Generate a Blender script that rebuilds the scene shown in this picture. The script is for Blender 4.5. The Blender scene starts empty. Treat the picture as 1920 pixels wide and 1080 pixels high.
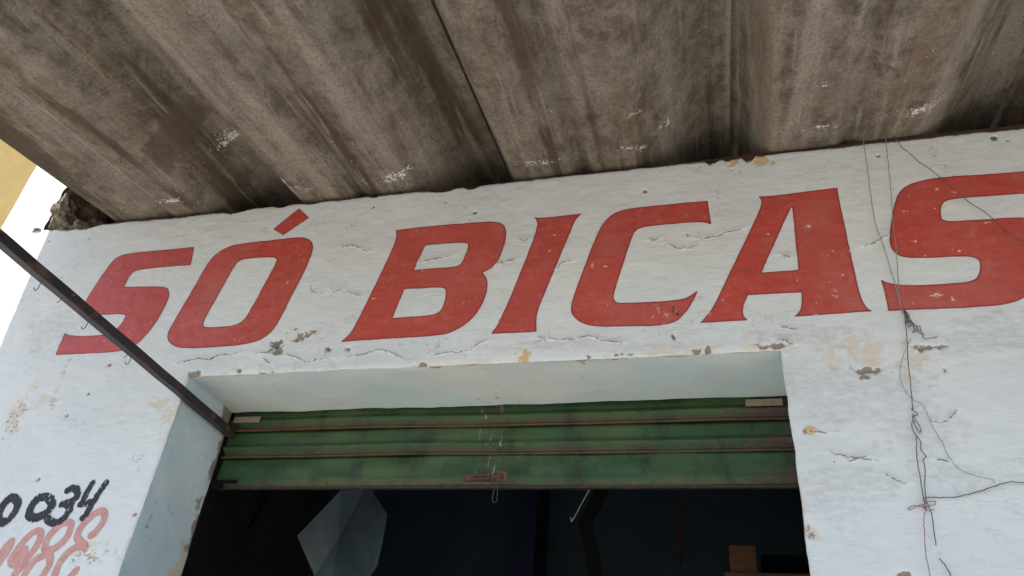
import bpy, bmesh, math, random
import numpy as np
from mathutils import Vector, Matrix

random.seed(7)
rng = np.random.default_rng(11)
S = bpy.context.scene
COL = S.collection

# ---------------------------------------------------------------- camera
# wall plane is y = 0 (street side is y < 0), x to the right, z up, metres
CAM = np.array([0.0, -2.2, 1.6])
YAW, PITCH, ROLL, FPX = -0.296888, 0.588396, 0.0987494, 1401.06
def cam_basis():
    cy, sy, cp, sp = math.cos(YAW), math.sin(YAW), math.cos(PITCH), math.sin(PITCH)
    f = np.array([sy*cp, cy*cp, sp]); r = np.array([cy, -sy, 0.0]); u = np.cross(r, f)
    c, s = math.cos(ROLL), math.sin(ROLL)
    return c*r + s*u, c*u - s*r, f
RI, UP, FW = cam_basis()
cd = bpy.data.cameras.new('camera'); cam = bpy.data.objects.new('camera', cd); COL.objects.link(cam)
cd.sensor_width = 36.0; cd.lens = FPX/1920*36; cd.clip_start = 0.02; cd.clip_end = 2000
cam.matrix_world = Matrix(((RI[0], UP[0], -FW[0], CAM[0]), (RI[1], UP[1], -FW[1], CAM[1]),
                           (RI[2], UP[2], -FW[2], CAM[2]), (0, 0, 0, 1)))
S.camera = cam

# ---------------------------------------------------------------- light
SUN_EL, SUN_AZ = math.radians(66), math.atan2(-0.116, -0.39)   # azimuth measured as atan2(x, y)
sdir = Vector((math.sin(SUN_AZ)*math.cos(SUN_EL), math.cos(SUN_AZ)*math.cos(SUN_EL), math.sin(SUN_EL)))
W = bpy.data.worlds.new('World'); S.world = W; W.use_nodes = True
nt = W.node_tree; bg = nt.nodes['Background']
sky = nt.nodes.new('ShaderNodeTexSky'); sky.sky_type = 'NISHITA'; sky.sun_disc = False
sky.sun_elevation = SUN_EL; sky.sun_rotation = SUN_AZ; sky.dust_density = 1.5; sky.air_density = 1.0
nt.links.new(sky.outputs[0], bg.inputs[0]); bg.inputs[1].default_value = 0.15
sl = bpy.data.lights.new('sun', 'SUN'); so = bpy.data.objects.new('sun', sl); COL.objects.link(so)
sl.energy = 4.5; sl.angle = math.radians(0.53); sl.color = (1.0, 0.965, 0.92)
so.location = (-2, -6, 12); so.rotation_euler = sdir.to_track_quat('Z', 'Y').to_euler()
S.view_settings.view_transform = 'Standard'; S.view_settings.look = 'None'
S.view_settings.gamma = 1.0; S.view_settings.exposure = 0.74; S.view_settings.use_curve_mapping = False

# ---------------------------------------------------------------- survey helpers
def ray(px, py):
    d = RI*((px-960)/FPX) - UP*((py-540)/FPX) + FW
    return d
def on_y(px, py, y=0.0):                    # a surveyed point on a plane parallel to the wall
    d = ray(px, py); return CAM + d*((y-CAM[1])/d[1])
def on_x(px, py, x):
    d = ray(px, py); return CAM + d*((x-CAM[0])/d[0])
def wp(px, py):
    p = on_y(px, py); return (p[0], p[2])

# ---------------------------------------------------------------- noise
def lattice(seed, n=128):
    return np.random.default_rng(seed).random((n, n))
_L = {}
def vnoise(x, y, seed=0):
    if seed not in _L: _L[seed] = lattice(seed)
    L = _L[seed]; n = L.shape[0]
    xi = np.floor(x).astype(int); yi = np.floor(y).astype(int); fx = x-xi; fy = y-yi
    fx = fx*fx*fx*(fx*(fx*6-15)+10); fy = fy*fy*fy*(fy*(fy*6-15)+10)
    a = L[xi % n, yi % n]; b = L[(xi+1) % n, yi % n]; c = L[xi % n, (yi+1) % n]; d = L[(xi+1) % n, (yi+1) % n]
    return (a*(1-fx)+b*fx)*(1-fy) + (c*(1-fx)+d*fx)*fy
def fbm(x, y, seed=0, octv=4):
    s = 0; a = 0.5; t = 0
    for k in range(octv):
        s = s + a*vnoise(x*2**k+17.3*k, y*2**k+5.1*k, seed+k); t += a; a *= 0.5
    return s/t

# ---------------------------------------------------------------- object helpers
def link(o, parent=None):
    COL.objects.link(o)
    if parent is not None: o.parent = parent
    return o
def empty(name, loc=(0, 0, 0), parent=None):
    o = bpy.data.objects.new(name, None); o.location = loc; o.empty_display_size = 0.1
    return link(o, parent)
def tag(o, label=None, cat=None, group=None, kind=None):
    if label: o['label'] = label
    if cat: o['category'] = cat
    if group: o['group'] = group
    if kind: o['kind'] = kind
    return o
def mesh_obj(name, verts, faces, mat, parent=None, smooth=False, attrs=None):
    me = bpy.data.meshes.new(name)
    me.from_pydata([tuple(map(float, v)) for v in verts], [], faces)
    if smooth: me.polygons.foreach_set('use_smooth', [True]*len(me.polygons))
    for k, v in (attrs or {}).items():
        a = me.attributes.new(k, 'FLOAT', 'POINT'); a.data.foreach_set('value', np.asarray(v, dtype=np.float32))
    me.materials.append(mat); me.update()
    return link(bpy.data.objects.new(name, me), parent)
class MB:                                    # collects shapes for one mesh
    def __init__(s): s.v = []; s.f = []
    def box(s, x0, x1, y0, y1, z0, z1):
        n = len(s.v)
        s.v += [(x0,y0,z0),(x1,y0,z0),(x1,y1,z0),(x0,y1,z0),(x0,y0,z1),(x1,y0,z1),(x1,y1,z1),(x0,y1,z1)]
        s.f += [tuple(n+i for i in q) for q in ((0,3,2,1),(4,5,6,7),(0,1,5,4),(1,2,6,5),(2,3,7,6),(3,0,4,7))]
        return s
    def tube(s, pts, r, seg=6):
        pts = [Vector(p) for p in pts]; n0 = len(s.v); m = len(pts)
        ref = Vector((0.3, 0.9, 0.2)).normalized()
        for i, p in enumerate(pts):
            t = (pts[min(i+1, m-1)] - pts[max(i-1, 0)])
            if t.length < 1e-9: t = Vector((0, 0, 1))
            t.normalize(); a = t.cross(ref)
            if a.length < 1e-3: a = t.cross(Vector((1, 0, 0)))
            a.normalize(); b = t.cross(a)
            rr = r[i] if isinstance(r, (list, tuple)) else r
            for k in range(seg):
                q = p + a*(rr*math.cos(2*math.pi*k/seg)) + b*(rr*math.sin(2*math.pi*k/seg)); s.v.append(tuple(q))
        for i in range(m-1):
            for k in range(seg):
                s.f.append((n0+i*seg+k, n0+i*seg+(k+1) % seg, n0+(i+1)*seg+(k+1) % seg, n0+(i+1)*seg+k))
        s.f.append(tuple(n0+k for k in reversed(range(seg)))); s.f.append(tuple(n0+(m-1)*seg+k for k in range(seg)))
        return s
    def cyl(s, p0, p1, r, seg=16): return s.tube([p0, p1], r, seg)
    def build(s, name, mat, parent=None, bevel=0, smooth=False):
        o = mesh_obj(name, s.v, s.f, mat, parent, smooth)
        if bevel:
            b = o.modifiers.new('bevel', 'BEVEL'); b.width = bevel; b.segments = 2; b.limit_method = 'ANGLE'
        return o
def spline(pts, n=6):                        # Catmull-Rom through the points
    P = [np.array(p, float) for p in pts]; out = []
    for i in range(len(P)-1):
        p0, p1, p2, p3 = P[max(i-1, 0)], P[i], P[i+1], P[min(i+2, len(P)-1)]
        for k in range(n):
            t = k/n
            out.append(0.5*((2*p1)+(-p0+p2)*t+(2*p0-5*p1+4*p2-p3)*t*t+(-p0+3*p1-3*p2+p3)*t**3))
    out.append(P[-1]); return out

# ---------------------------------------------------------------- material helpers
class NT:
    def __init__(s, name):
        s.m = bpy.data.materials.new(name); s.m.use_nodes = True; s.t = s.m.node_tree
        s.b = s.t.nodes['Principled BSDF']
        s.pos = s.n('ShaderNodeNewGeometry').outputs['Position']
    def n(s, typ, **kw):
        o = s.t.nodes.new(typ)
        for k, v in kw.items(): setattr(o, k, v)
        return o
    def put(s, sock, v):
        if isinstance(v, bpy.types.NodeSocket): s.t.links.new(v, sock)
        elif isinstance(v, (tuple, list)) and len(v) == 3 and sock.type == 'RGBA': sock.default_value = (*v, 1)
        else: sock.default_value = v
    def math(s, op, a, b=0.0, c=None, clamp=False):
        o = s.n('ShaderNodeMath', operation=op, use_clamp=clamp); s.put(o.inputs[0], a); s.put(o.inputs[1], b)
        if c is not None: s.put(o.inputs[2], c)
        return o.outputs[0]
    def noise(s, scale, detail=6, rough=0.55, vec=None, stretch=None, dist=0.0):
        o = s.n('ShaderNodeTexNoise'); v = vec or s.pos
        if stretch:
            mp = s.n('ShaderNodeMapping'); mp.inputs['Scale'].default_value = stretch; s.put(mp.inputs[0], v); v = mp.outputs[0]
        s.put(o.inputs['Vector'], v); o.inputs['Scale'].default_value = scale; o.inputs['Detail'].default_value = min(detail, 5)
        o.inputs['Roughness'].default_value = rough; o.inputs['Distortion'].default_value = dist
        return o.outputs['Fac']
    def voro(s, scale, vec=None, feature='F1', rnd=1.0):
        o = s.n('ShaderNodeTexVoronoi', feature=feature); s.put(o.inputs['Vector'], vec or s.pos)
        o.inputs['Scale'].default_value = scale; o.inputs['Randomness'].default_value = rnd
        return o.outputs[0]
    def step(s, v, lo, hi, a=0.0, b=1.0):
        o = s.n('ShaderNodeMapRange', interpolation_type='SMOOTHSTEP'); s.put(o.inputs[0], v)
        for i, q in enumerate((lo, hi, a, b)): s.put(o.inputs[i+1], q)
        return o.outputs[0]
    def mix(s, fac, a, b, mode='MIX'):
        o = s.n('ShaderNodeMix', data_type='RGBA', blend_type=mode); s.put(o.inputs[0], fac)
        s.put(o.inputs[6], a); s.put(o.inputs[7], b); return o.outputs[2]
    def attr(s, name):
        return s.n('ShaderNodeAttribute', attribute_name=name).outputs['Fac']
    def xyz(s, i):
        o = s.n('ShaderNodeSeparateXYZ'); s.put(o.inputs[0], s.pos); return o.outputs[i]
    def bump(s, h, strength=0.3, dist=0.01, prev=None):
        o = s.n('ShaderNodeBump'); o.inputs['Strength'].default_value = strength; o.inputs['Distance'].default_value = dist
        s.put(o.inputs['Height'], h)
        if prev is not None: s.put(o.inputs['Normal'], prev)
        return o.outputs[0]
    def done(s, color, rough=0.8, normal=None, metal=0.0, spec=0.5):
        s.put(s.b.inputs['Base Color'], color); s.put(s.b.inputs['Roughness'], rough); s.put(s.b.inputs['Metallic'], metal)
        s.put(s.b.inputs['Specular IOR Level'], spec)
        if normal is not None: s.put(s.b.inputs['Normal'], normal)
        return s.m

def mat_plaster():
    k = NT('white_plaster')
    big = k.noise(1.3, 4); mid = k.noise(6, 6, 0.6); fine = k.noise(60, 6, 0.6); stro = k.noise(9, 6, 0.65, stretch=(1, 1, 4.5), dist=0.6)
    c = k.mix(k.step(big, 0.35, 0.7), (0.745, 0.795, 0.80), (0.69, 0.74, 0.755))
    c = k.mix(k.math('MULTIPLY', k.step(stro, 0.56, 0.74), 0.35), c, (0.60, 0.61, 0.635))
    c = k.mix(k.math('MULTIPLY', k.step(mid, 0.6, 0.8), 0.35), c, (0.70, 0.665, 0.60))
    # dirt scuffs
    sc = k.math('MULTIPLY', k.step(k.noise(26, 8, 0.7, stretch=(1, 1, 2.6), dist=0.5), 0.64, 0.74), k.step(k.noise(3.1, 3), 0.5, 0.68))
    c = k.mix(k.math('MULTIPLY', sc, 0.6), c, (0.36, 0.35, 0.35))
    # pin holes and fly specks
    sp = k.math('MULTIPLY', k.step(k.voro(17), 0.06, 0.035), k.step(k.noise(5, 2), 0.52, 0.6))
    c = k.mix(k.math('MULTIPLY', sp, 0.8), c, (0.16, 0.14, 0.12))
    c = k.mix(k.math('MULTIPLY', k.attr('smudge'), k.step(k.noise(30, 6, 0.7, stretch=(1, 1, 2)), 0.35, 0.62)), c, (0.27, 0.25, 0.27))
    nv = k.n('ShaderNodeTexNoise'); k.put(nv.inputs['Vector'], k.pos); nv.inputs['Scale'].default_value = 9; nv.inputs['Detail'].default_value = 6
    va = k.n('ShaderNodeVectorMath', operation='MULTIPLY_ADD'); k.put(va.inputs[0], nv.outputs['Color']); va.inputs[1].default_value = (.22, .22, .13); k.put(va.inputs[2], k.pos)
    mp = k.n('ShaderNodeMapping'); mp.inputs['Scale'].default_value = (1, 1, 1.8); k.put(mp.inputs[0], va.outputs[0])
    hair = k.math('MULTIPLY', k.step(k.voro(4.5, mp.outputs[0], 'DISTANCE_TO_EDGE'), 0.016, 0.004), k.step(k.noise(2.3, 4, 0.6), 0.56, 0.66))
    c = k.mix(k.math('MULTIPLY', hair, 0.26), c, (0.34, 0.33, 0.33))
    flake = k.math('MULTIPLY', k.step(k.noise(11, 7, 0.7, stretch=(1, 1, 1.7), dist=1.0), 0.55, 0.57), k.step(k.noise(2.9, 3), 0.46, 0.62))
    rag = k.math('MULTIPLY', k.math('SUBTRACT', k.noise(75, 6, 0.75, stretch=(1, 1, 1.6)), 0.5), 1.5)
    rg = lambda a_: k.math('ADD', k.attr(a_), rag)
    c = k.mix(k.math('MULTIPLY', k.step(rg('cream'), 0.30, 0.85), 0.75), c, (0.72, 0.635, 0.52))
    c = k.mix(k.math('MULTIPLY', k.step(rg('yellow'), 0.4, 0.62), 0.9), c, (0.66, 0.47, 0.22))
    mort = k.mix(k.noise(90, 4), (0.22, 0.18, 0.14), (0.40, 0.35, 0.29))
    c = k.mix(k.step(rg('chip'), 0.44, 0.58), c, mort)
    c = k.mix(k.math('MULTIPLY', k.step(rg('hole'), 0.38, 0.75), 0.85), c, (0.09, 0.08, 0.075))
    b = k.bump(stro, 0.22, 0.010); b = k.bump(fine, 0.22, 0.003, b); b = k.bump(mid, 0.2, 0.02, b); b = k.bump(flake, 0.55, 0.0025, b); b = k.bump(k.math('SUBTRACT', 1.0, hair), 0.4, 0.002, b)
    return k.done(c, k.step(mid, 0.3, 0.7, 0.62, 0.8), b, spec=0.35)
def mat_reveal():
    k = NT('pale_blue_plaster')
    big = k.noise(2.5, 5); stro = k.noise(8, 6, 0.65, dist=0.5); fine = k.noise(70, 5)
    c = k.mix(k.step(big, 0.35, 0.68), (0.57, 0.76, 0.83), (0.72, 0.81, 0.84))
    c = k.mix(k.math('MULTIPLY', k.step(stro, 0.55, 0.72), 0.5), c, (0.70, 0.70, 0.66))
    c = k.mix(k.math('MULTIPLY', k.step(k.noise(13, 8, 0.75, dist=0.5), 0.58, 0.72), 0.5), c, (0.38, 0.37, 0.33))
    c = k.mix(k.step(k.attr('bare_sun'), 0.4, 0.6), c, k.mix(k.noise(25, 5), (0.74, 0.66, 0.48), (0.56, 0.52, 0.44)))  # exposed render, its colour brightened to paint in reflected sun
    c = k.mix(k.step(k.attr('chip'), 0.42, 0.6), c, k.mix(k.noise(60, 4), (0.20, 0.16, 0.12), (0.42, 0.36, 0.28)))
    b = k.bump(stro, 0.35, 0.012); b = k.bump(fine, 0.2, 0.003, b)
    return k.done(c, 0.6, b, spec=0.4)
def mat_soffit():
    k = NT('whitewashed_soffit')
    big = k.noise(1.6, 5); stro = k.noise(6, 6, 0.6, stretch=(0.5, 1, 1), dist=0.4); fine = k.noise(70, 5)
    c = k.mix(k.step(big, 0.35, 0.68), (0.66, 0.785, 0.77), (0.80, 0.82, 0.765))
    c = k.mix(k.math('MULTIPLY', k.step(stro, 0.58, 0.76), 0.5), c, (0.55, 0.62, 0.63))
    c = k.mix(k.math('MULTIPLY', k.step(k.noise(15, 8, 0.75, dist=0.5), 0.60, 0.72), 0.45), c, (0.42, 0.39, 0.33))
    c = k.mix(k.step(k.attr('chip'), 0.42, 0.6), c, (0.40, 0.32, 0.22))
    b = k.bump(stro, 0.3, 0.012); b = k.bump(fine, 0.2, 0.003, b)
    return k.done(c, 0.65, b, spec=0.35)
def mat_letter():
    k = NT('red_sign_paint')
    big = k.noise(2.2, 4); fine = k.noise(55, 6, 0.6)
    c = k.mix(k.step(big, 0.35, 0.7), (0.54, 0.074, 0.056), (0.49, 0.078, 0.062))
    c = k.mix(k.math('MULTIPLY', k.step(k.noise(14, 6, 0.7, stretch=(1, 1, 2)), 0.48, 0.75), 0.5), c, (0.50, 0.16, 0.13))
    c = k.mix(k.math('MULTIPLY', k.step(k.noise(1.9, 5, 0.65), 0.46, 0.66), 0.45), c, (0.53, 0.17, 0.145))
    c = k.mix(k.math('MULTIPLY', k.step(k.noise(30, 5, 0.6, stretch=(3, 1, 0.35)), 0.54, 0.7), 0.25), c, (0.33, 0.035, 0.032))
    c = k.mix(k.math('MULTIPLY', k.step(k.noise(20, 8, 0.8, stretch=(1.4, 1, 0.8), dist=0.8), 0.52, 0.70), 0.5), c, (0.56, 0.20, 0.17))
    c = k.mix(k.math('MULTIPLY', k.step(k.attr('rim'), 0.008, 0.002), 0.7), c, (0.24, 0.028, 0.04))
    sc = k.math('MULTIPLY', k.step(k.noise(48, 6, 0.75, stretch=(1, 1, 1.8)), 0.655, 0.70), k.step(k.noise(4, 3), 0.44, 0.6))
    sp = k.step(k.voro(26), 0.10, 0.05)
    sp = k.math('MULTIPLY', sp, k.step(k.noise(7, 2), 0.5, 0.56))
    c = k.mix(k.math('MAXIMUM', sc, sp), c, (0.72, 0.52, 0.44))
    c = k.mix(k.step(k.math('ADD', k.attr('scuff'), k.math('MULTIPLY', k.math('SUBTRACT', k.noise(140, 6, 0.75, stretch=(0.7, 1, 1.6)), 0.5), 2.6)), 0.50, 0.66), c, (0.78, 0.68, 0.58))
    c = k.mix(k.math('MULTIPLY', k.attr('smudge'), 0.7), c, (0.10, 0.05, 0.05))
    b = k.bump(k.noise(9, 6, 0.65, stretch=(1, 1, 4.5), dist=0.6), 0.2, 0.010); b = k.bump(fine, 0.2, 0.003, b)
    return k.done(c, k.step(big, 0.3, 0.7, 0.42, 0.55), b, spec=0.5)
def mat_paint(name, col, col2, rough=0.6):
    k = NT(name)
    c = k.mix(k.step(k.noise(40, 6, 0.7), 0.35, 0.7), col, col2)
    return k.done(c, rough, k.bump(k.noise(60, 5), 0.25, 0.003))
def mat_roof():
    k = NT('fibre_cement')
    oi = k.n('ShaderNodeObjectInfo').outputs['Random']
    fine = k.noise(95, 6, 0.75); fib = k.noise(150, 4, 0.7, stretch=(1, 0.5, 1)); mott = k.noise(15, 8, 0.72, stretch=(1, 0.7, 1), dist=0.3)
    streak = k.noise(6, 8, 0.68, stretch=(1, 0.22, 1), dist=0.5); band = k.noise(5, 6, 0.6, stretch=(1, 0.05, 0.3), dist=0.25); band2 = k.noise(26, 5, 0.65, stretch=(1, 0.05, 0.3))
    blot = k.noise(2.6, 6, 0.6)
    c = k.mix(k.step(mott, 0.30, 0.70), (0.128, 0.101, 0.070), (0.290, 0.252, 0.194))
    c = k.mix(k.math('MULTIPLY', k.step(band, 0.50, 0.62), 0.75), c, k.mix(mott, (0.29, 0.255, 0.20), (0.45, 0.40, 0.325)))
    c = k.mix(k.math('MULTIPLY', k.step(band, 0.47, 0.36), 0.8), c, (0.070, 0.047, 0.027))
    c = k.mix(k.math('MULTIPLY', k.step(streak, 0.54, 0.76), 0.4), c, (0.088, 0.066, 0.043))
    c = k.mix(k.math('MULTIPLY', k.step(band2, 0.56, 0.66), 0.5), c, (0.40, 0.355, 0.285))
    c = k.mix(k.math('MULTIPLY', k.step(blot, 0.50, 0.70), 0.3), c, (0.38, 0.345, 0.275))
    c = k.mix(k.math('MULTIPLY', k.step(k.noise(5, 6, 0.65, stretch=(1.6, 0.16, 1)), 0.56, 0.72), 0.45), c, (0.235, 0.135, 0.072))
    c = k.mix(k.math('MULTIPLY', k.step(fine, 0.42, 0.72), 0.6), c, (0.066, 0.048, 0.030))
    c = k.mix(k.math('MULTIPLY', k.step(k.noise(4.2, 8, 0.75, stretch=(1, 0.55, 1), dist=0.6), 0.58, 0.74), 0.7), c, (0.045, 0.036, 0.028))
    c = k.mix(k.math('MULTIPLY', k.step(fib, 0.62, 0.78), 0.5), c, (0.47, 0.43, 0.36))
    # lime wash splashed from the wall while painting
    lime = k.math('MULTIPLY', k.step(k.math('ADD', k.noise(60, 7, 0.8), k.math('MULTIPLY', k.math('MULTIPLY', k.attr('lime'), k.noise(14, 4)), 0.36)), 0.665, 0.71), k.step(k.attr('lime'), 0.05, 0.4))
    c = k.mix(lime, c, (0.78, 0.74, 0.66))
    dots = k.math('MULTIPLY', k.step(k.voro(38), 0.14, 0.06), k.math('MULTIPLY', k.step(k.noise(5.5, 3), 0.50, 0.62), k.step(k.xyz(1), -0.75, -0.2)))
    c = k.mix(dots, c, (0.72, 0.68, 0.60))
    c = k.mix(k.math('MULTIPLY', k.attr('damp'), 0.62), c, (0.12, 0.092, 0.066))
    b = k.bump(streak, 0.25, 0.02); b = k.bump(fine, 0.45, 0.004, b); b = k.bump(fib, 0.3, 0.002, b)
    return k.done(c, 0.9, b, spec=0.2)
def mat_green():
    k = NT('green_shutter_paint')
    tb = k.attr('lip')
    n1 = k.noise(5, 6, 0.6, stretch=(0.5, 1, 1)); n2 = k.noise(45, 7, 0.7); n3 = k.noise(12, 6, 0.7, stretch=(2.2, 1, 0.35))
    c = k.mix(k.step(n1, 0.35, 0.68), (0.016, 0.066, 0.022), (0.046, 0.088, 0.020))
    c = k.mix(k.math('MULTIPLY', k.step(n2, 0.5, 0.75), 0.4), c, (0.10, 0.14, 0.085))
    rust = k.mix(k.noise(50, 5, 0.7), (0.075, 0.034, 0.018), (0.16, 0.085, 0.042))
    r = k.math('MULTIPLY', k.step(k.math('ADD', tb, k.math('MULTIPLY', k.math('SUBTRACT', k.noise(20, 6, 0.7), 0.5), 1.3)), 0.35, 0.75), 1.0)
    c = k.mix(r, c, rust)
    c = k.mix(k.math('MULTIPLY', k.step(k.noise(9, 8, 0.75, stretch=(1, 1, 0.4)), 0.48, 0.68), 0.7), c, (0.010, 0.016, 0.008))
    c = k.mix(k.math('MULTIPLY', k.step(k.noise(22, 8, 0.75, stretch=(1, 1, 1.6)), 0.60, 0.70), 0.7), c, (0.085, 0.045, 0.024))
    r2 = k.step(k.math('ADD', k.attr('rust'), k.math('MULTIPLY', k.math('SUBTRACT', k.math('ADD', k.math('MULTIPLY', n3, 0.5), k.math('MULTIPLY', n2, 0.5)), 0.5), 2.6)), 0.42, 0.85)
    c = k.mix(r2, c, (0.070, 0.040, 0.026))
    c = k.mix(k.math('MULTIPLY', k.step(k.noise(70, 5, 0.75), 0.68, 0.72), k.step(k.noise(6, 2), 0.5, 0.6)), c, (0.26, 0.28, 0.21))
    dr = k.math('MULTIPLY', k.step(k.noise(30, 6, 0.7, stretch=(3, 1, 0.25)), 0.56, 0.66), k.step(k.attr('drip'), 0.35, 0.8))
    c = k.mix(dr, c, (0.32, 0.34, 0.30))
    c = k.mix(k.math('MULTIPLY', k.step(k.noise(60, 6, 0.8, stretch=(0.35, 1, 2.2)), 0.63, 0.70), 0.6), c, (0.16, 0.20, 0.13))
    rough = k.step(n2, 0.3, 0.7, 0.34, 0.65)
    return k.done(c, rough, k.bump(n2, 0.25, 0.003), metal=0.0, spec=0.5)
def mat_simple(name, a, b, scale=20, rough=0.7, metal=0.0, bump=0.2, stretch=None, spec=0.5):
    k = NT(name); n = k.noise(scale, 6, 0.65, stretch=stretch)
    return k.done(k.mix(k.step(n, 0.35, 0.68), a, b), rough, k.bump(k.noise(scale*3, 5), bump, 0.004), metal=metal, spec=spec)
def mat_rusty(name, base, rust=(0.16, 0.07, 0.035), lo=0.5, hi=0.6, rough=0.5):
    k = NT(name); n = k.noise(28, 7, 0.7)
    c = k.mix(k.step(n, lo, hi), base, k.mix(k.noise(120, 3), rust, tuple(q*1.9 for q in rust)))
    return k.done(c, k.step(n, lo, hi, rough, 0.85), k.bump(n, 0.4, 0.003))

M = dict(plaster=mat_plaster(), reveal=mat_reveal(), soffit=mat_soffit(), letter=mat_letter(), roof=mat_roof(), green=mat_green())
M['ink'] = mat_paint('black_brush_paint', (0.012, 0.012, 0.018), (0.035, 0.035, 0.045))
M['oldred'] = mat_paint('faded_red_paint', (0.56, 0.27, 0.24), (0.64, 0.38, 0.34))
M['crack'] = mat_simple('crack_shadow_line', (0.20, 0.19, 0.19), (0.36, 0.35, 0.35), 60, 0.9)
M['mortar'] = mat_simple('rough_mortar', (0.12, 0.098, 0.07), (0.36, 0.32, 0.25), 30, 0.95, 0, 0.8)
M['beam'] = mat_simple('dark_wood', (0.035, 0.018, 0.016), (0.075, 0.036, 0.028), 18, 0.7, 0, 0.4, (0.2, 1, 1))
M['core'] = mat_simple('wall_core', (0.30, 0.27, 0.24), (0.42, 0.38, 0.33), 12, 0.95)
M['bar'] = mat_rusty('dark_painted_steel', (0.022, 0.019, 0.020), (0.075, 0.045, 0.03), 0.50, 0.66, 0.45)
M['wire_grey'] = mat_simple('grey_wire', (0.24, 0.24, 0.25), (0.36, 0.36, 0.36), 60, 0.6)
M['wire_dark'] = mat_simple('dark_wire', (0.07, 0.07, 0.075), (0.15, 0.145, 0.145), 60, 0.5)
M['wire_red'] = mat_simple('reddish_thread', (0.24, 0.10, 0.11), (0.36, 0.20, 0.20), 60, 0.7)
M['steel'] = mat_simple('dull_galvanised_steel', (0.14, 0.19, 0.21), (0.26, 0.31, 0.32), 25, 0.38, 0.7)
M['sheet'] = mat_simple('dull_sheet_metal', (0.075, 0.115, 0.13), (0.12, 0.17, 0.185), 6, 0.5, 0.1)
M['pale_wire'] = mat_simple('pale_wire', (0.55, 0.55, 0.54), (0.7, 0.7, 0.68), 40, 0.5)
M['plate'] = mat_rusty('pale_metal_plate', (0.24, 0.22, 0.16), (0.16, 0.09, 0.05), 0.5, 0.66)
M['latch'] = mat_rusty('rusty_latch', (0.07, 0.034, 0.022), (0.12, 0.055, 0.032), 0.45, 0.6, 0.7)
M['rodm'] = mat_simple('dim_rust', (0.035, 0.012, 0.008), (0.055, 0.02, 0.012), 30, 0.8, spec=0.1)
M['railm'] = mat_rusty('grimy_rail', (0.028, 0.024, 0.018), (0.05, 0.028, 0.016), 0.5, 0.62, 0.7)
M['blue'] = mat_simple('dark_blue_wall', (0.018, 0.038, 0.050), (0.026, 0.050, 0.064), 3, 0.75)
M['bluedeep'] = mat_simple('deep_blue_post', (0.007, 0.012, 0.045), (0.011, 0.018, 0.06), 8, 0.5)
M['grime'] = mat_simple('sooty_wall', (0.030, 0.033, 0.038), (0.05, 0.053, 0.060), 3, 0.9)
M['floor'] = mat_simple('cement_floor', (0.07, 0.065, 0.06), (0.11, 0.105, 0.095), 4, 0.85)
M['black'] = mat_simple('black_rubber', (0.005, 0.005, 0.006), (0.010, 0.010, 0.011), 30, 0.8, spec=0.1)
M['wood'] = mat_simple('orange_brown_wood', (0.11, 0.048, 0.020), (0.17, 0.078, 0.034), 9, 0.6, 0, 0.3, (1, 1, 8))
M['yellow'] = mat_simple('yellow_render', (0.30, 0.215, 0.065), (0.34, 0.245, 0.08), 5, 0.9)
M['tile'] = mat_simple('clay_roof', (0.30, 0.12, 0.06), (0.40, 0.18, 0.10), 10, 0.9)
M['pave'] = mat_simple('pavement_cement', (0.36, 0.345, 0.32), (0.46, 0.44, 0.41), 5, 0.9)
M['road'] = mat_simple('worn_stone_road', (0.20, 0.18, 0.16), (0.30, 0.27, 0.23), 4, 0.9)
M['earth'] = mat_simple('dry_ground', (0.26, 0.21, 0.15), (0.36, 0.30, 0.22), 1.5, 0.95)

# ================================================================ the setting
g = MB(); g.box(-400, 400, -400, 400, -0.32, -0.12); tag(g.build('ground', M['earth']), kind='structure')
g = MB(); g.box(-60, 60, -9.5, -2.9, -0.12, -0.108); tag(g.build('road', M['road']), kind='structure')
g = MB(); g.box(-60, 60, -2.88, 6, -0.12, 0.0); tag(g.build('pavement', M['pave'], bevel=0.015), kind='structure')

# ================================================================ the shop building
X0, X1 = -3.372, 2.6            # wall ends
JL, JR = -1.945, 0.235          # door opening
ZL, ZT = 2.826, 3.672           # lintel, wall top
DEP = 0.336                     # wall thickness at the opening
shop = empty('shop_building', (-0.4, 0, 0))
tag(shop, 'old white plastered shop front with red painted lettering under a fibre cement roof', 'building')
OFF = np.array([-0.4, 0, 0])
def child(name, v, f, mat, parent=None, **kw):     # vertices in world metres, parented below the shop
    o = mesh_obj(name, v, f, mat, None, **kw); o.parent = parent or shop
    o.matrix_parent_inverse = Matrix.Translation(Vector(-OFF)) if (parent is None) else Matrix.Identity(4)
    return o
def adopt(o, parent=None):
    o.parent = parent or shop
    o.matrix_parent_inverse = Matrix.Translation(Vector(-OFF)) if (parent is None) else Matrix.Identity(4)
    return o

z4 = lambda p: (p[0]/2.7, 400+p[1]/2.7)
z5 = lambda p: (640+p[0]/2.7, 350+p[1]/2.7)
z6 = lambda p: (1280+p[0]/2.7, 300+p[1]/2.7)
z8 = lambda p: (1280+p[0]/2.7, 680+p[1]/2.7)
zw = lambda p: (1600+p[0]/2, 540+p[1]/2)
zd = lambda p: (p[0]/4.908, 860+p[1]/4.908)

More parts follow.
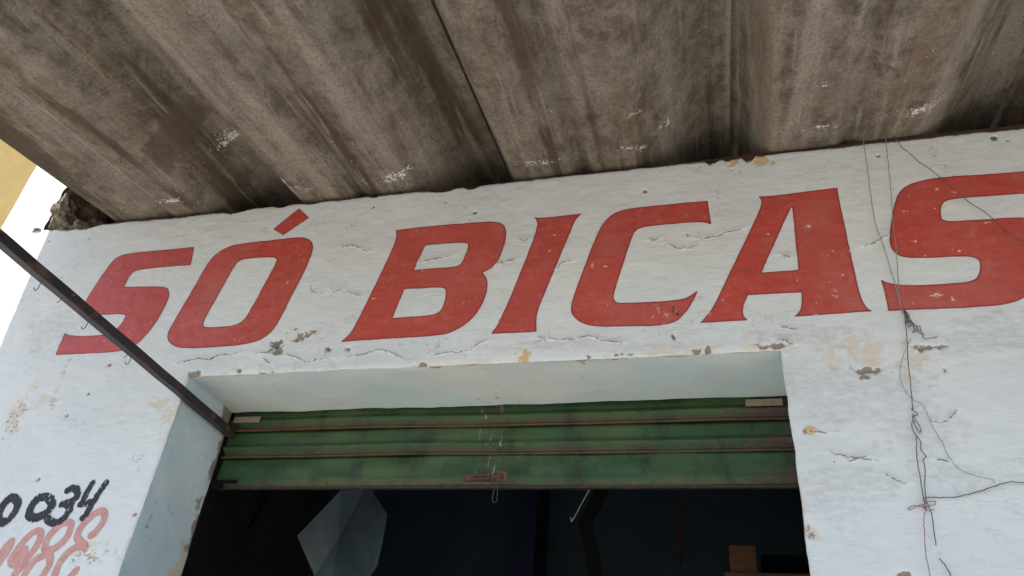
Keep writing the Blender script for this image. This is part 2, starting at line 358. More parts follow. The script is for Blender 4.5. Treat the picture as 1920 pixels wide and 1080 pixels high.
# --- damage surveyed on the wall: (px, py, half width, half height, kind)
DAMAGE = [
 (565,627,12,9,'chip'),(520,657,12,6,'chip'),(516,645,8,4,'hole'),(524,641,4,4,'hole'),(615,655,6,4,'hole'),(613,652,3,3,'hole'),
 (38,765,11,36,'cream'),(34,775,7,26,'chip2'),(88,750,20,13,'cream'),(100,757,5,9,'chip2'),(127,780,3,3,'hole'),(167,738,2,2,'hole'),(592,618,8,7,'cream'),
 (443,693,14,8,'cream'),(446,694,7,4,'chip'),(487,698,10,3,'chip'),(508,698,7,3,'chip'),(600,694,4,2,'chip'),(365,700,12,3,'chip'),
 (656,423,7,3,'hole2'),(651,655,4,4,'hole'),(821,646,3,6,'hole2'),(751,644,5,3,'hole2'),(790,684,6,5,'chip'),(780,687,8,3,'chip'),(851,682,7,4,'chip'),
 (914,676,22,5,'cream'),(840,683,14,3,'cream'),(981,668,9,9,'yellow'),(992,672,12,5,'cream'),(1030,624,2,6,'hole2'),(1121,630,2,4,'hole2'),(1262,631,4,3,'hole'),
 (1103,667,8,2,'chip'),(1247,657,24,5,'cream'),(1170,662,10,2,'chip'),(1136,665,6,2,'cream'),(1210,620,3,2,'hole2'),
 (1443,648,18,3,'chip'),(1420,652,40,5,'cream'),(1317,655,28,5,'cream'),(1308,655,5,4,'chip'),(1327,655,4,5,'chip'),
 (1346,364,3,5,'hole2'),(1606,364,2,4,'hole2'),(1655,427,2,2,'hole'),(1388,322,3,3,'hole2'),(1289,440,2,3,'hole'),(1306,318,1,1,'hole'),
 (1620,694,20,4,'chip'),(1594,684,6,7,'chip'),(1626,704,7,3,'chip'),(1742,650,20,5,'chip'),(1610,660,60,18,'cream'),(1690,680,60,20,'cream'),(1560,672,22,14,'cream'),(1690,650,10,10,'cream'),
 (1443,594,5,3,'hole2'),(1412,603,3,5,'hole2'),(1293,601,5,3,'hole2'),(1316,555,4,4,'hole2'),(1419,586,4,2,'hole2'),(1773,694,4,4,'hole'),
 (1515,808,13,7,'yellow'),(1507,806,5,4,'chip'),(1522,998,9,12,'cream'),(1520,1000,5,9,'chip2'),(1640,1025,5,7,'cream'),(1700,1080,10,4,'chip'),
 (1375,304,14,8,'yellow'),(1428,298,15,7,'yellow'),(1372,318,3,2,'hole'),(1648,291,3,3,'hole'),(1643,290,6,4,'yellow'),(1750,283,6,8,'hole2'),(1768,312,6,6,'hole2'),
 (1862,258,5,3,'hole'),(1890,262,3,2,'hole'),(1304,318,8,5,'hole2'),
 (70,900,3,4,'hole'),(262,856,7,5,'hole2'),(262,880,4,4,'hole2'),(125,688,4,10,'hole2'),(120,700,5,6,'cream'),(206,685,3,2,'hole'),
 (320,770,9,14,'cream'),(300,755,14,8,'cream'),(253,965,6,6,'cream'),(252,964,3,3,'chip'),
 (186,1030,34,16,'cream'),(165,1040,22,12,'chip2'),(172,1032,10,5,'chip2'),
 (1425,410,1,1,'hole'),(1270,585,3,4,'hole'),(110,525,10,4,'hole2'),(146,498,3,4,'hole2'),(168,449,2,2,'hole'),(92,452,2,2,'hole'),
 (890,398,3,2,'hole'),(880,410,4,2,'hole'),(835,380,2,3,'hole'),(1210,358,3,2,'hole'),(700,388,2,2,'hole'),(790,350,2,2,'hole'),
 (500,428,6,3,'cream'),(616,447,3,4,'hole2'),(590,418,12,4,'hole2'),
]
SCUFF = [(1112,455,8,2),(1031,470,5,4),(1110,498,4,9),(1136,500,6,3),(1516,423,7,5),(1440,439,4,4),(1716,452,9,4),(1755,553,13,5),(1787,560,4,7),(1700,397,9,3),(1850,417,9,3),(1235,580,3,9),(1225,595,4,4),(1245,608,5,3),(995,445,4,3),
 (1800,470,7,2),(540,530,4,5),(410,476,4,3),(850,488,3,3),(1250,590,8,4),(1560,470,4,3),(1565,545,5,5),(1530,590,6,4),(1580,515,4,4),(1735,480,3,3),(1330,588,6,4),(1315,600,8,4),(1700,520,4,3),(1790,360,8,3),(1756,355,6,4),(1040,440,6,3),(700,560,4,3),(775,590,4,4)]
SMUDGE = [(1417,507,14,6),(1250,650,60,4),(1600,640,40,12),(1620,720,60,20),(1560,760,40,20),(1840,640,60,14),(1620,910,40,20),(1560,930,30,30),(1510,720,40,20),(1720,790,40,30),
          (1880,600,40,14),(1800,900,30,16),(1500,630,60,10),(540,690,60,5),(100,620,30,20),(1060,645,70,5)]
CRACKS = [ [z4(p) for p in c] for c in (
   [(900,765),(960,748),(1010,738),(1060,742),(1110,722),(1160,715),(1240,706)], [(1280,712),(1340,708),(1420,712),(1500,730),(1560,752),(1620,738),(1680,732)], [(1330,735),(1350,750),(1370,765)],
   [(1570,360),(1590,400),(1640,400)], [(1670,380),(1690,400),(1728,385)])] + [ [z5(p) for p in c] for c in (
   [(20,860),(100,850),(180,828),(240,835),(300,865),(350,890)], [(440,855),(540,842),(630,835),(690,800),(750,778)], [(950,810),(1040,775),(1130,778),(1210,765),(1260,760),(1340,785),(1430,790)],
   [(1000,765),(1020,770),(1040,785)], [(390,385),(440,375),(500,365),(555,355)], [(780,400),(830,380),(880,370)], [(1090,420),(1120,385),(1165,380)], [(0,310),(60,300),(140,330)],
   [(0,530),(60,540),(100,555)], [(1560,270),(1585,275),(1610,262)], [(900,270),(950,268)], [(1640,290),(1728,320)])] + [ [z6(p) for p in c] for c in (
   [(60,400),(150,395),(240,365),(300,350)], [(0,455),(60,440),(85,425)], [(920,440),(980,415),(1040,385)], [(490,848),(540,852),(575,866)], [(480,910),(520,918),(560,935)], [(500,480),(550,500)])] + [ [z8(p) for p in c] for c in (
   [(740,455),(800,470),(900,490),(1000,495)], [(1030,570),(1080,600),(1140,620)], [(1250,295),(1320,300),(1365,275),(1390,240)], [(1280,490),(1350,500)], [(640,345),(730,360)], [(840,500),(930,480)])]
CRACK_W = [wp_ for wp_ in ([wp(*p) for p in c] for c in CRACKS)]

def seg_dist(x, z, pts, closed=False):
    d = np.full(x.shape, 1e9); P = list(pts) + ([pts[0]] if closed else [])
    for (ax, az), (bx, bz) in zip(P[:-1], P[1:]):
        ex, ez = bx-ax, bz-az; L = ex*ex+ez*ez+1e-12
        t = np.clip(((x-ax)*ex+(z-az)*ez)/L, 0, 1); d = np.minimum(d, np.hypot(x-ax-t*ex, z-az-t*ez))
    return d
def fields(x, z):                       # damage masks at points of the wall
    sh = x.shape; out = {k: np.zeros(sh) for k in ('chip', 'hole', 'cream', 'yellow', 'smudge')}
    wob = (fbm(x*55, z*55, 21, 4)-0.5)
    wob2 = (fbm(x*24, z*24, 31, 4)-0.5)
    def blot(px, py, rx, ry, amp):
        cx, cz = wp(px, py); sx = abs(wp(px+rx, py)[0]-cx) + 1e-4; sz = abs(wp(px, py+ry)[1]-cz) + 1e-4
        m = (np.abs(x-cx) < sx*2.6) & (np.abs(z-cz) < sz*2.6)
        if not m.any(): return None, None
        r = np.hypot((x[m]-cx)/sx, (z[m]-cz)/sz)
        return m, 1.0 - 0.5*r + amp*(wob[m]+wob2[m])
    for px, py, rx, ry, kd in DAMAGE:
        big = kd in ('cream', 'chip', 'yellow', 'chip2')
        m, v = blot(px, py, rx*(1.0 if big else 1.25), ry*(1.0 if big else 1.25), 1.5 if big else 0.7)
        if m is None: continue
        if kd == 'chip2': key, v = 'chip', np.minimum(v, 0.45)
        elif kd == 'hole2': key, v = 'hole', np.minimum(v, 0.42)
        else: key = kd
        a = out[key]; a[m] = np.maximum(a[m], v)
        if kd == 'chip': a = out['cream']; a[m] = np.maximum(a[m], v*0.6+0.1)
    for px, py, rx, ry in SMUDGE:
        m, v = blot(px, py, rx, ry, 1.0)
        if m is not None: out['smudge'][m] = np.maximum(out['smudge'][m], np.clip(v, 0, 0.22))
    return out
def disp(x, z, F=None):                 # relief of the plaster, positive towards the street
    h = 0.010*(fbm(x*1.7, z*1.7, 3, 2)-0.5) + 0.006*(fbm(x*5, z*8, 7, 3)-0.5) + 0.0028*(fbm(x*24, z*34, 9, 3)-0.5)
    F = F or fields(x, z)
    h = h - 0.006*np.clip((F['chip']-0.42)/0.14, 0, 1) - 0.006*np.clip((F['hole']-0.4)/0.2, 0, 1) - 0.0015*np.clip((F['cream']-0.35)/0.3, 0, 1) - 0.002*np.clip((F['yellow']-0.4)/0.2, 0, 1)
    for c in CRACK_W:
        xs = [p[0] for p in c]; zs = [p[1] for p in c]
        m = (x > min(xs)-.05) & (x < max(xs)+.05) & (z > min(zs)-.05) & (z < max(zs)+.05)
        if not m.any(): continue
        d = seg_dist(x[m], z[m], c)
        zc = np.interp(x[m], xs, zs) if all(np.diff(xs) > 0) else np.mean(zs)
        h[m] += np.where(z[m] > zc, 0.004, -0.001)*np.exp(-d/0.012)
    return h

# --- in-plane wander of the wall's edges
BITES = [(435,411,22,8),(520,404,16,6),(585,384,14,5),(828,358,26,10),(884,351,16,9),(1335,310,14,9),(1405,305,13,15),(1365,300,8,6),(150,425,40,10),(700,374,8,4)]
def top_wander(x):
    o = 0.006*(fbm(x*9, x*0+.5, 41, 4)-0.5) + 0.010*(fbm(x*2, x*0+.5, 44, 2)-0.5)
    for px, py, w, d in BITES:
        cx = wp(px, py)[0]; sx = abs(wp(px+w, py)[0]-cx); dz = d*0.0017
        t = np.clip(1-np.abs(x-cx)/sx, 0, 1); o = o - dz*np.clip(t*1.6, 0, 1)*(0.75+0.5*fbm(x*60, x*0, 46, 2))
    return o*np.clip((x+3.06)/0.05, 0, 1)
def lint_wander(x): return 0.007*(fbm(x*10, x*0+.2, 51, 4)-0.5) + 0.006*(fbm(x*1.5, x*0, 53, 1)-0.5)
def jamb_wander(z, s): return 0.008*(fbm(z*12, z*0+s, 61+s, 4)-0.5) + 0.008*(fbm(z*1.5, z*0, 63+s, 2)-0.5)
def edge_warp(x, z):
    """in-plane offsets so that the wall's edges are uneven; fades inside"""
    dx = np.zeros_like(x); dz = np.zeros_like(z)
    f = np.exp(-np.clip(ZT-z, 0, 9)/0.02)*(z <= ZT+1e-6); dz += top_wander(x)*f
    inx = (x >= JL-1e-6) & (x <= JR+1e-6)
    f = np.exp(-np.clip(z-ZL, 0, 9)/0.03)*inx*(z >= ZL-1e-6); dz += lint_wander(np.clip(x, JL, JR))*f
    low = z <= ZL+1e-6
    dx += jamb_wander(z, 0)*np.exp(-np.clip(JL-x, 0, 9)/0.03)*low*(x <= JL+1e-6)
    dx += jamb_wander(z, 2)*np.exp(-np.clip(x-JR, 0, 9)/0.03)*low*(x >= JR-1e-6)
    return dx, dz
def round_edge(x, z):                    # the arrises are worn round
    d = np.full(x.shape, 9.0)
    inx = (x >= JL-1e-6) & (x <= JR+1e-6)
    d = np.where(inx & (z >= ZL-1e-6), np.minimum(d, z-ZL), d)
    low = z <= ZL+1e-6
    d = np.where(low & (x <= JL+1e-6), np.minimum(d, JL-x), d); d = np.where(low & (x >= JR-1e-6), np.minimum(d, x-JR), d)
    d = np.where(x > -3.06, np.minimum(d, ZT-z), d)
    return 0.006*np.exp(-np.clip(d, 0, 9)/0.006)

def lines(*segs):
    out = []
    for a, b, st in segs:
        n = max(1, int(round((b-a)/st))); out += list(np.linspace(a, b, n+1))[:-1]
    out.append(segs[-1][1]); return np.array(out)
GX = lines((X0, JL, .005), (JL, JR, .005), (JR, 1.25, .005), (1.25, X1, .06))
GZ = lines((0, 1.9, .1), (1.9, ZL, .005), (ZL, ZT, .005))
xx, zz = np.meshgrid(GX, GZ, indexing='ij')
F = fields(xx, zz); hh = disp(xx, zz, F); dx, dz = edge_warp(xx, zz)
yy = -hh + round_edge(xx, zz)
nx_, nz_ = xx.shape
# chipped arris: bare plaster along the edges of the opening and the wall top
def arris_bare(x, z):
    d = np.full(x.shape, 9.0); inx = (x >= JL-1e-6) & (x <= JR+1e-6)
    d = np.where(inx & (z >= ZL-1e-6), np.minimum(d, z-ZL), d); low = z <= ZL+.004
    d = np.where(low & (x <= JL+1e-6), np.minimum(d, JL-x), d); d = np.where(low & (x >= JR-1e-6), np.minimum(d, x-JR), d)
    w = fbm(x*16, z*16, 71, 4)
    return np.clip((w-0.52)*7, 0, 1)*np.exp(-np.clip(d, 0, 9)/0.010)
F['cream'] = np.maximum(F['cream'], arris_bare(xx, zz)*1.1)
tw = top_wander(xx); nt_ = np.clip((ZT+tw-0.006-(zz+dz))/0.012, 0, 1)
F['chip'] = np.maximum(F['chip'], (1-nt_)*np.clip(fbm(xx*20, zz*20, 73, 3)*2.2-0.55, 0, 1)*(xx > -3.06))
idx = -np.ones(xx.shape, int); keep = np.ones((nx_-1, nz_-1), bool)
cxm = (GX[:-1]+GX[1:])/2; czm = (GZ[:-1]+GZ[1:])/2
keep &= ~((cxm[:, None] > JL) & (cxm[:, None] < JR) & (czm[None, :] < ZL))
I = np.arange(nx_*nz_).reshape(nx_, nz_)
q = np.stack([I[:-1, :-1], I[1:, :-1], I[1:, 1:], I[:-1, 1:]], -1)[keep]
used = np.unique(q); remap = -np.ones(nx_*nz_, int); remap[used] = np.arange(len(used))
V = np.stack([xx+dx, yy, zz+dz], -1).reshape(-1, 3)[used]
front = child('front_wall', V.tolist(), remap[q].tolist(), M['plaster'], smooth=True,
              attrs={k: v.reshape(-1)[used] for k, v in F.items()})
front['label'] = 'cracked white plaster wall with chipped edges and red lettering'

# --- top rim of the wall, running back under the roof
n = len(GX); rows = [0.0, 0.012, 0.05, DEP]
v = []; f = []
for r, yb in enumerate(rows):
    for i, x in enumerate(GX):
        t = top_wander(np.array([x]))[0]; t = t if r < 2 else t*0.6-0.003*r
        v.append((x, V[remap[I[i, -1]]][1] if r == 0 else yb, ZT + t))
for r in range(len(rows)-1):
    for i in range(n-1): f.append((r*n+i, r*n+i+1, (r+1)*n+i+1, (r+1)*n+i))
child('wall_top', v, f, M['mortar'], smooth=True)

# --- reveals: left jamb, right jamb, lintel soffit
def reveal(name, side):
    ys = np.array([0, .004, .01, .02, .035, .06, .09, .12, .16, .2, .24, .28, .31, DEP])
    if side == 's': us = GX[(GX >= JL-1e-6) & (GX <= JR+1e-6)]
    else: us = GZ[GZ <= ZL+1e-6]
    Yg, U = np.meshgrid(ys, us, indexing='ij'); fade = np.exp(-Yg/0.03); ns = fbm(U*14, Yg*14, 91, 4)
    if side == 's':
        kz = int(np.argmin(np.abs(GZ-ZL))); P0 = V[remap[I[[int(np.argmin(np.abs(GX-u))) for u in us], kz]]]
        T_ = (U-JL)/(JR-JL); base = np.stack([U + (.056*T_ - .016*(1-T_))*Yg/DEP, Yg, ZL + lint_wander(U)*(0.35+0.65*fade) + 0.012*(fbm(U*5, Yg*9, 81, 3)-.5)*(1-fade)], -1)
    else:
        X = JL if side == 'l' else JR; s = 0 if side == 'l' else 2
        ix = int(np.argmin(np.abs(GX-X))); P0 = V[remap[I[ix, [int(np.argmin(np.abs(GZ-u))) for u in us]]]]
        back = (-0.012 if side == 'l' else 0.052)*(Yg/DEP)
        base = np.stack([X + back + jamb_wander(U, s)*(0.35+0.65*fade) + 0.014*(fbm(Yg*8, U*5, 83+s, 3)-.5)*(1-fade), Yg, U], -1)
    w = np.exp(-Yg/0.006)[..., None]; w[0] = 1; v = (P0[None]*w + base*(1-w)).reshape(-1, 3).tolist()
    if side == 'l':   # bare render low down, lightened as a painted sun patch; flaking by the guide
        bare_sun = np.where(U < 2.55, np.clip((Yg-0.20)/0.1, 0, 1)*np.clip((2.46-U)/0.30, 0, 1)*0.9 + (ns-0.5)*0.9, 0).reshape(-1)
        chip = np.where(U > 2.2, np.clip((Yg-0.255)/0.05, 0, 1)*0.6 + (ns-0.5)*1.6, 0.35+(ns-.5)*.6).reshape(-1)
    else:
        bare_sun = np.zeros(U.size); chip = ((ns-0.5)*1.5 + 0.42*np.exp(-Yg/0.012)).reshape(-1)
    m = len(us); f = []
    for j in range(len(ys)-1):
        for i in range(m-1): f.append((j*m+i, j*m+i+1, (j+1)*m+i+1, (j+1)*m+i))
    return child(name, v, f, M['soffit'] if side == 's' else M['reveal'], smooth=True, attrs={'bare_sun': bare_sun, 'chip': chip})
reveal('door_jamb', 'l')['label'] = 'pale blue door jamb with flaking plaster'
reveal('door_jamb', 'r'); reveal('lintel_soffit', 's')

# --- solid core of the wall behind the plaster
B = MB(); B.box(X0+.004, JL-.03, .02, DEP-.002, -.05, ZT-.045); B.box(JR+.07, X1, .02, DEP-.002, -.05, ZT-.045); B.box(JL-.03, JR+.07, .02, DEP-.002, ZL+.03, ZT-.045)
adopt(B.build('wall_core', M['core']))

# --- pier that rises past the roof at the left end, with rough mortar on its right side
px_ = lines((X0, -3.085, .006)); pz_ = lines((ZT, 4.75, .006))
ax, az = np.meshgrid(px_, pz_, indexing='ij')
Fp = fields(ax, az); hp = disp(ax, az, Fp); a0 = (px_ == px_[-1])
rough_r = (fbm(az*9, az*0+.3, 101, 4)-.5)*.07*np.exp(-(px_[-1]-ax)/.04)*np.clip((az-ZT)/.03, 0, 1)
vp = np.stack([ax+rough_r, -hp+0.004*0, az], -1).reshape(-1, 3); Ip = np.arange(ax.size).reshape(ax.shape)
qp = np.stack([Ip[:-1, :-1], Ip[1:, :-1], Ip[1:, 1:], Ip[:-1, 1:]], -1).reshape(-1, 4)
child('pier', vp.tolist(), qp.tolist(), M['plaster'], smooth=True, attrs={k: w.reshape(-1) for k, w in Fp.items()})
B = MB(); B.box(X0+.004, -3.075, .022, DEP-.002, ZT-.043, 4.74); adopt(B.build('pier_core', M['mortar']))
def lump(name, c, r, seed, mat, amp=.35, sub=4):
    bm = bmesh.new(); bmesh.ops.create_icosphere(bm, subdivisions=sub, radius=1)
    P = np.array([q.co[:] for q in bm.verts])
    nz = fbm(P[:, 0]*1.7+P[:, 2]*.9+seed, P[:, 1]*1.7+seed*2+P[:, 2], seed, 4)-.5 + .5*(fbm(P[:, 0]*6+seed, P[:, 2]*6+P[:, 1]*4, seed+9, 3)-.5)
    for q, k in zip(bm.verts, nz):
        q.co *= 1+amp*2*k; q.co = Vector((c[0]+q.co.x*r[0], c[1]+q.co.y*r[1], c[2]+q.co.z*r[2]))
    me = bpy.data.meshes.new(name); bm.to_mesh(me); bm.free(); me.materials.append(mat)
    me.polygons.foreach_set('use_smooth', [True]*len(me.polygons))
    o = bpy.data.objects.new(name, me); COL.objects.link(o); return o
for c, r, sd in (((-3.05,.09,3.73),(.06,.10,.09),5), ((-2.97,.14,3.70),(.09,.12,.06),6), ((-3.085,.05,3.83),(.05,.06,.09),7), ((-2.90,.17,3.69),(.09,.10,.04),8), ((-3.13,.03,3.675),(.04,.035,.02),9), ((-3.05,.23,3.79),(.075,.10,.15),12), ((-3.10,.20,3.92),(.06,.10,.09),14)):
    adopt(lump('mortar_lump', c, r, sd, M['mortar']))

# --- cracks
def conform(pts_xz, lift):
    x = np.array([p[0] for p in pts_xz]); z = np.array([p[1] for p in pts_xz]); return -disp(x, z) - lift
for ci, c in enumerate(CRACK_W):
    P = [np.array(p) for p in spline(c, 7)]; r2 = np.random.default_rng(300+ci)
    P = [p + r2.normal(0, .0016, 2) for p in P]; m = len(P); L = []; R = []
    for i, p in enumerate(P):
        t = P[min(i+1, m-1)]-P[max(i-1, 0)]; t = t/(np.linalg.norm(t)+1e-9); nn = np.array([-t[1], t[0]])
        w = (0.0006 + 0.0013*r2.random())*math.sin(math.pi*(i+.4)/(m-.2))**.6; L.append(p+nn*w); R.append(p-nn*w)
    yv = conform(L+R, .0022); v = [(p[0], y, p[1]) for p, y in zip(L+R, yv)]
    child('crack', v, [(i, i+1, m+i+1, m+i) for i in range(m-1)], M['crack'], front)

# ---------------------------------------------------------------- painted writing
def chaikin(P, it=3, corner=50):
    P = [np.array(p, float) for p in P]; hard = []
    for i in range(len(P)):
        a = P[i]-P[i-1]; b = P[(i+1) % len(P)]-P[i]
        hard.append(abs(math.degrees(math.atan2(a[0]*b[1]-a[1]*b[0], a@b))) > corner)
    for _ in range(it):
        Q = []; H = []
        for i in range(len(P)):
            if hard[i]: Q.append(P[i]); H.append(True)
            else:
                Q += [P[i]*.75+P[i-1]*.25, P[i]*.75+P[(i+1) % len(P)]*.25]; H += [False, False]
        P, hard = Q, H
    return P
def inside(x, z, poly):
    r = np.zeros(x.shape, bool)
    for i in range(len(poly)):
        (ax, az), (bx, bz) = poly[i-1], poly[i]
        c = ((az > z) != (bz > z)) & (x < (bx-ax)*(z-az)/(bz-az+1e-15)+ax); r ^= c
    return r
def sheet_from_field(name, fn, box, st, mat, lift, parent, extra=True):
    xs = np.arange(box[0], box[1]+st, st); zs = np.arange(box[2], box[3]+st, st)
    x, z = np.meshgrid(xs, zs, indexing='ij'); s = fn(x, z)
    s = np.where(np.abs(s) < 1e-7, 1e-7, s); pos = s > 0
    vid = {}; vx = []; vz = []; vs = []; faces = []
    def vert(key, X, Z, sv):
        if key not in vid: vid[key] = len(vx); vx.append(X); vz.append(Z); vs.append(sv)
        return vid[key]
    cnt = pos[:-1, :-1].astype(int)+pos[1:, :-1]+pos[1:, 1:]+pos[:-1, 1:]
    for i, j in zip(*np.nonzero(cnt)):
        cs = [(i, j), (i+1, j), (i+1, j+1), (i, j+1)]; poly = []
        for a in range(4):
            p, q = cs[a], cs[(a+1) % 4]
            if pos[p]: poly.append(vert(p, x[p], z[p], s[p]))
            if pos[p] != pos[q]:
                t = s[p]/(s[p]-s[q]); key = (min(p, q), max(p, q))
                poly.append(vert(key, x[p]+(x[q]-x[p])*t, z[p]+(z[q]-z[p])*t, 0.0))
        if len(poly) >= 3: faces.append(tuple(poly))
    X = np.array(vx); Z = np.array(vz); Fv = fields(X, Z); Y = -disp(X, Z, Fv) - lift
    at = {'rim': vs, 'scuff': np.maximum(scuff_at(X, Z), Fv['chip']*.8), 'smudge': np.maximum(np.clip((Fv['hole']-.4)*5, 0, 1), Fv['smudge']*0.9)} if extra else None
    return child(name, list(zip(vx, Y, vz)), faces, mat, parent, smooth=True, attrs=at)
def scuff_at(x, z):
    o = np.zeros(x.shape)
    for px, py, rx, ry in SCUFF:
        cx, cz = wp(px, py); r = np.hypot((x-cx)/(rx*.0019), (z-cz)/(ry*.0021)); o = np.maximum(o, np.clip(.70-.42*r, 0, 1))
    return o
def poly_field(outer, holes):
    def fn(x, z):
        d = seg_dist(x, z, outer, True); ins = inside(x, z, outer)
        for h in holes: d = np.minimum(d, seg_dist(x, z, h, True)); ins &= ~inside(x, z, h)
        return np.where(ins, d, -d) + 0.0016*(fbm(x*40, z*40, 111, 3)-.5)
    return fn
LETTERS = [
 ('S', z4, [(980,168),(963,260),(830,270),(700,285),(660,305),(640,350),(630,374),(820,367),(850,380),(858,410),(845,455),(770,590),(690,670),(640,695),(570,706),(420,713),(282,719),(330,608),(360,622),(480,624),(560,610),(600,585),(630,540),(638,520),(625,511),(470,518),(440,505),(428,470),(440,430),(560,250),(600,215),(660,200),(800,186)], []),
 ('O', z4, [(1210,155),(1350,138),(1500,122),(1550,124),(1582,145),(1588,180),(1570,240),(1480,415),(1395,580),(1350,625),(1290,655),(1200,672),(1080,680),(960,686),(900,682),(860,660),(845,630),(855,590),(960,410),(1060,235),(1110,190),(1160,168)],
   [[(1240,233),(1310,227),(1385,222),(1402,232),(1398,255),(1330,380),(1260,510),(1230,550),(1180,573),(1110,577),(1050,579),(1030,572),(1033,548),(1110,405),(1190,265),(1210,245)]]),
 ('B', z5, [(275,218),(500,197),(740,176),(800,178),(830,200),(836,235),(828,290),(800,370),(770,410),(716,438),(738,465),(742,500),(730,560),(690,640),(640,690),(570,735),(500,752),(250,768),(-4,786),(40,750),(70,700),(165,505),(260,310),(278,255)],
   [[(425,296),(520,289),(620,283),(640,290),(643,305),(620,370),(600,398),(570,406),(470,412),(366,421)], [(318,518),(410,514),(505,510),(525,518),(530,545),(518,600),(495,635),(455,650),(360,656),(258,664)]]),
 ('I', z5, [(975,153),(1000,157),(1110,147),(1218,135),(1190,160),(1165,210),(1085,410),(1000,610),(985,680),(990,736),(870,741),(758,746),(800,690),(880,500),(960,300),(992,200),(992,175)], []),
 ('C', z5, [(1728,84),(1855,73),(1860,120),(1874,196),(1833,181),(1728,186),(1520,204),(1485,225),(1470,260),(1425,400),(1380,540),(1378,570),(1395,588),(1430,590),(1580,583),(1728,570),(1768,550),(1805,524),(1790,565),(1755,622),(1728,653),(1700,680),(1640,700),(1560,706),(1420,709),(1280,710),(1210,690),(1170,655),(1160,620),(1170,570),(1235,395),(1300,220),(1350,150),(1420,115),(1500,104)], []),
 ('A', z6, [(380,181),(412,185),(600,165),(783,143),(790,190),(800,240),(835,400),(870,560),(890,650),(910,710),(935,750),(967,763),(770,778),(563,794),(595,765),(603,730),(602,670),(470,678),(330,686),(310,730),(303,770),(310,795),(332,813),(210,818),(86,824),(130,780),(160,735),(265,515),(370,300),(400,225),(398,200)],
   [[(552,236),(558,260),(572,410),(586,556),(490,563),(399,571),(470,410),(535,270)]]),
 ('S', z6, [(2000,36),(2012,152),(1860,160),(1728,170),(1560,182),(1400,195),(1335,205),(1312,225),(1305,265),(1312,300),(1335,310),(1400,308),(1550,298),(1690,288),(1760,294),(1820,318),(1850,360),(1856,440),(1838,560),(1800,640),(1728,700),(1650,728),(1540,740),(1300,752),(1042,761),(1025,670),(1002,603),(1050,625),(1110,632),(1250,630),(1430,617),(1470,608),(1495,590),(1508,550),(1505,510),(1480,490),(1420,485),(1250,495),(1150,497),(1090,485),(1055,450),(1043,400),(1060,280),(1080,190),(1110,145),(1170,115),(1300,90),(1520,72)], []),
]
def pbox(P, m=.01):
    xs = [p[0] for p in P]; zs = [p[1] for p in P]; return (min(xs)-m, max(xs)+m, min(zs)-m, max(zs)+m)
for nm, zf, outer, holes in LETTERS:
    o_ = [wp(*p) for p in chaikin([zf(p) for p in outer])]; h_ = [[wp(*p) for p in chaikin([zf(p) for p in h])] for h in holes]
    lo = sheet_from_field('letter', poly_field(o_, h_), pbox(o_), .004, M['letter'], .0012, front)
    lo['label'] = 'red painted letter ' + ('S at the start of the sign' if zf is z4 and nm == 'S' else 'S at the end of the sign' if nm == 'S' else nm)
acc = [wp(*p) for p in ((561,391),(580,409),(531,441),(512,430))]
sheet_from_field('accent_mark', poly_field(acc, []), pbox(acc), .004, M['letter'], .0012, front)
# brush-written telephone numbers
def stroke_field(strokes, rough, thr=0.0):
    S_ = []
    for pts, w in strokes:
        P = [wp(*zd(p)) for p in spline(pts, 5)]; W_ = w/4.908*(0.0034 if w > 33 and rough > .004 else 0.0032)
        S_.append((P, W_))
    def fn(x, z):
        s = np.full(x.shape, -1.0)
        for P, w in S_: s = np.maximum(s, w/2-seg_dist(x, z, P))
        e = rough*(fbm(x*130, z*130, 121, 3)-.5) + rough*.6*(fbm(x*300, z*90, 125, 2)-.5)
        return np.minimum(s + e, 0.006 - thr*np.clip((fbm(x*170, z*60, 131, 3)-.62), 0, 1))
    allp = [p for P, w in S_ for p in P]; return fn, pbox(allp, .02)
DIG = [('black',[([(150,375),(165,420),(140,490),(80,560),(20,590),(-15,560),(0,480),(60,400),(110,362),(150,375)],46)]),
 ('black',[([(405,352),(455,368),(478,420),(450,480),(390,525),(320,545),(275,525),(280,470),(310,415),(350,370),(405,352)],48)]),
 ('black',[([(625,292),(670,276),(708,292),(712,340),(672,385),(610,408),(575,418)],40),([(610,410),(640,440),(628,490),(588,548),(520,588),(470,580),(435,550)],42)]),
 ('black',[([(852,228),(800,320),(758,395),(738,416),(790,410),(850,398)],34),([(980,220),(900,340),(840,430),(800,500),(762,545)],36)]),
 ('red',[([(100,765),(60,810),(0,890),(-40,960)],46),([(110,762),(80,840),(20,930),(-30,1000)],40)]),
 ('red',[([(370,675),(380,705),(345,795),(275,885),(205,958),(140,978),(104,950),(125,885),(195,790),(280,702),(340,668),(370,675)],42),([(120,930),(170,900),(220,850)],60),([(275,890),(205,990),(150,1050),(100,1130)],44)]),
 ('red',[([(645,592),(655,625),(615,722),(540,800),(470,838),(414,828),(432,750),(500,662),(570,602),(620,586),(645,592)],42),([(414,828),(455,880),(455,960),(420,1030),(360,1130)],42),([(430,880),(330,930),(255,1020),(190,1130)],42)]),
 ('red',[([(835,705),(880,672),(945,580),(962,510),(930,482),(870,508),(790,580),(735,650),(710,725),(770,790),(780,825)],42),([(775,800),(690,820),(590,900),(520,1010),(490,1130)],44),([(700,1025),(660,1070),(600,1130)],40)])]
for k, (c, st) in enumerate(DIG):
    fn, bx = stroke_field(st, .0065 if c == 'black' else .0025, .05 if c == 'black' else .02)
    dg = sheet_from_field('painted_digit', fn, bx, .0025, M['ink'] if c == 'black' else M['oldred'], .0010 if c == 'red' else .0018, front, extra=False)
    dg['label'] = 'black brush-painted digit' if c == 'black' else 'faded red painted digit'

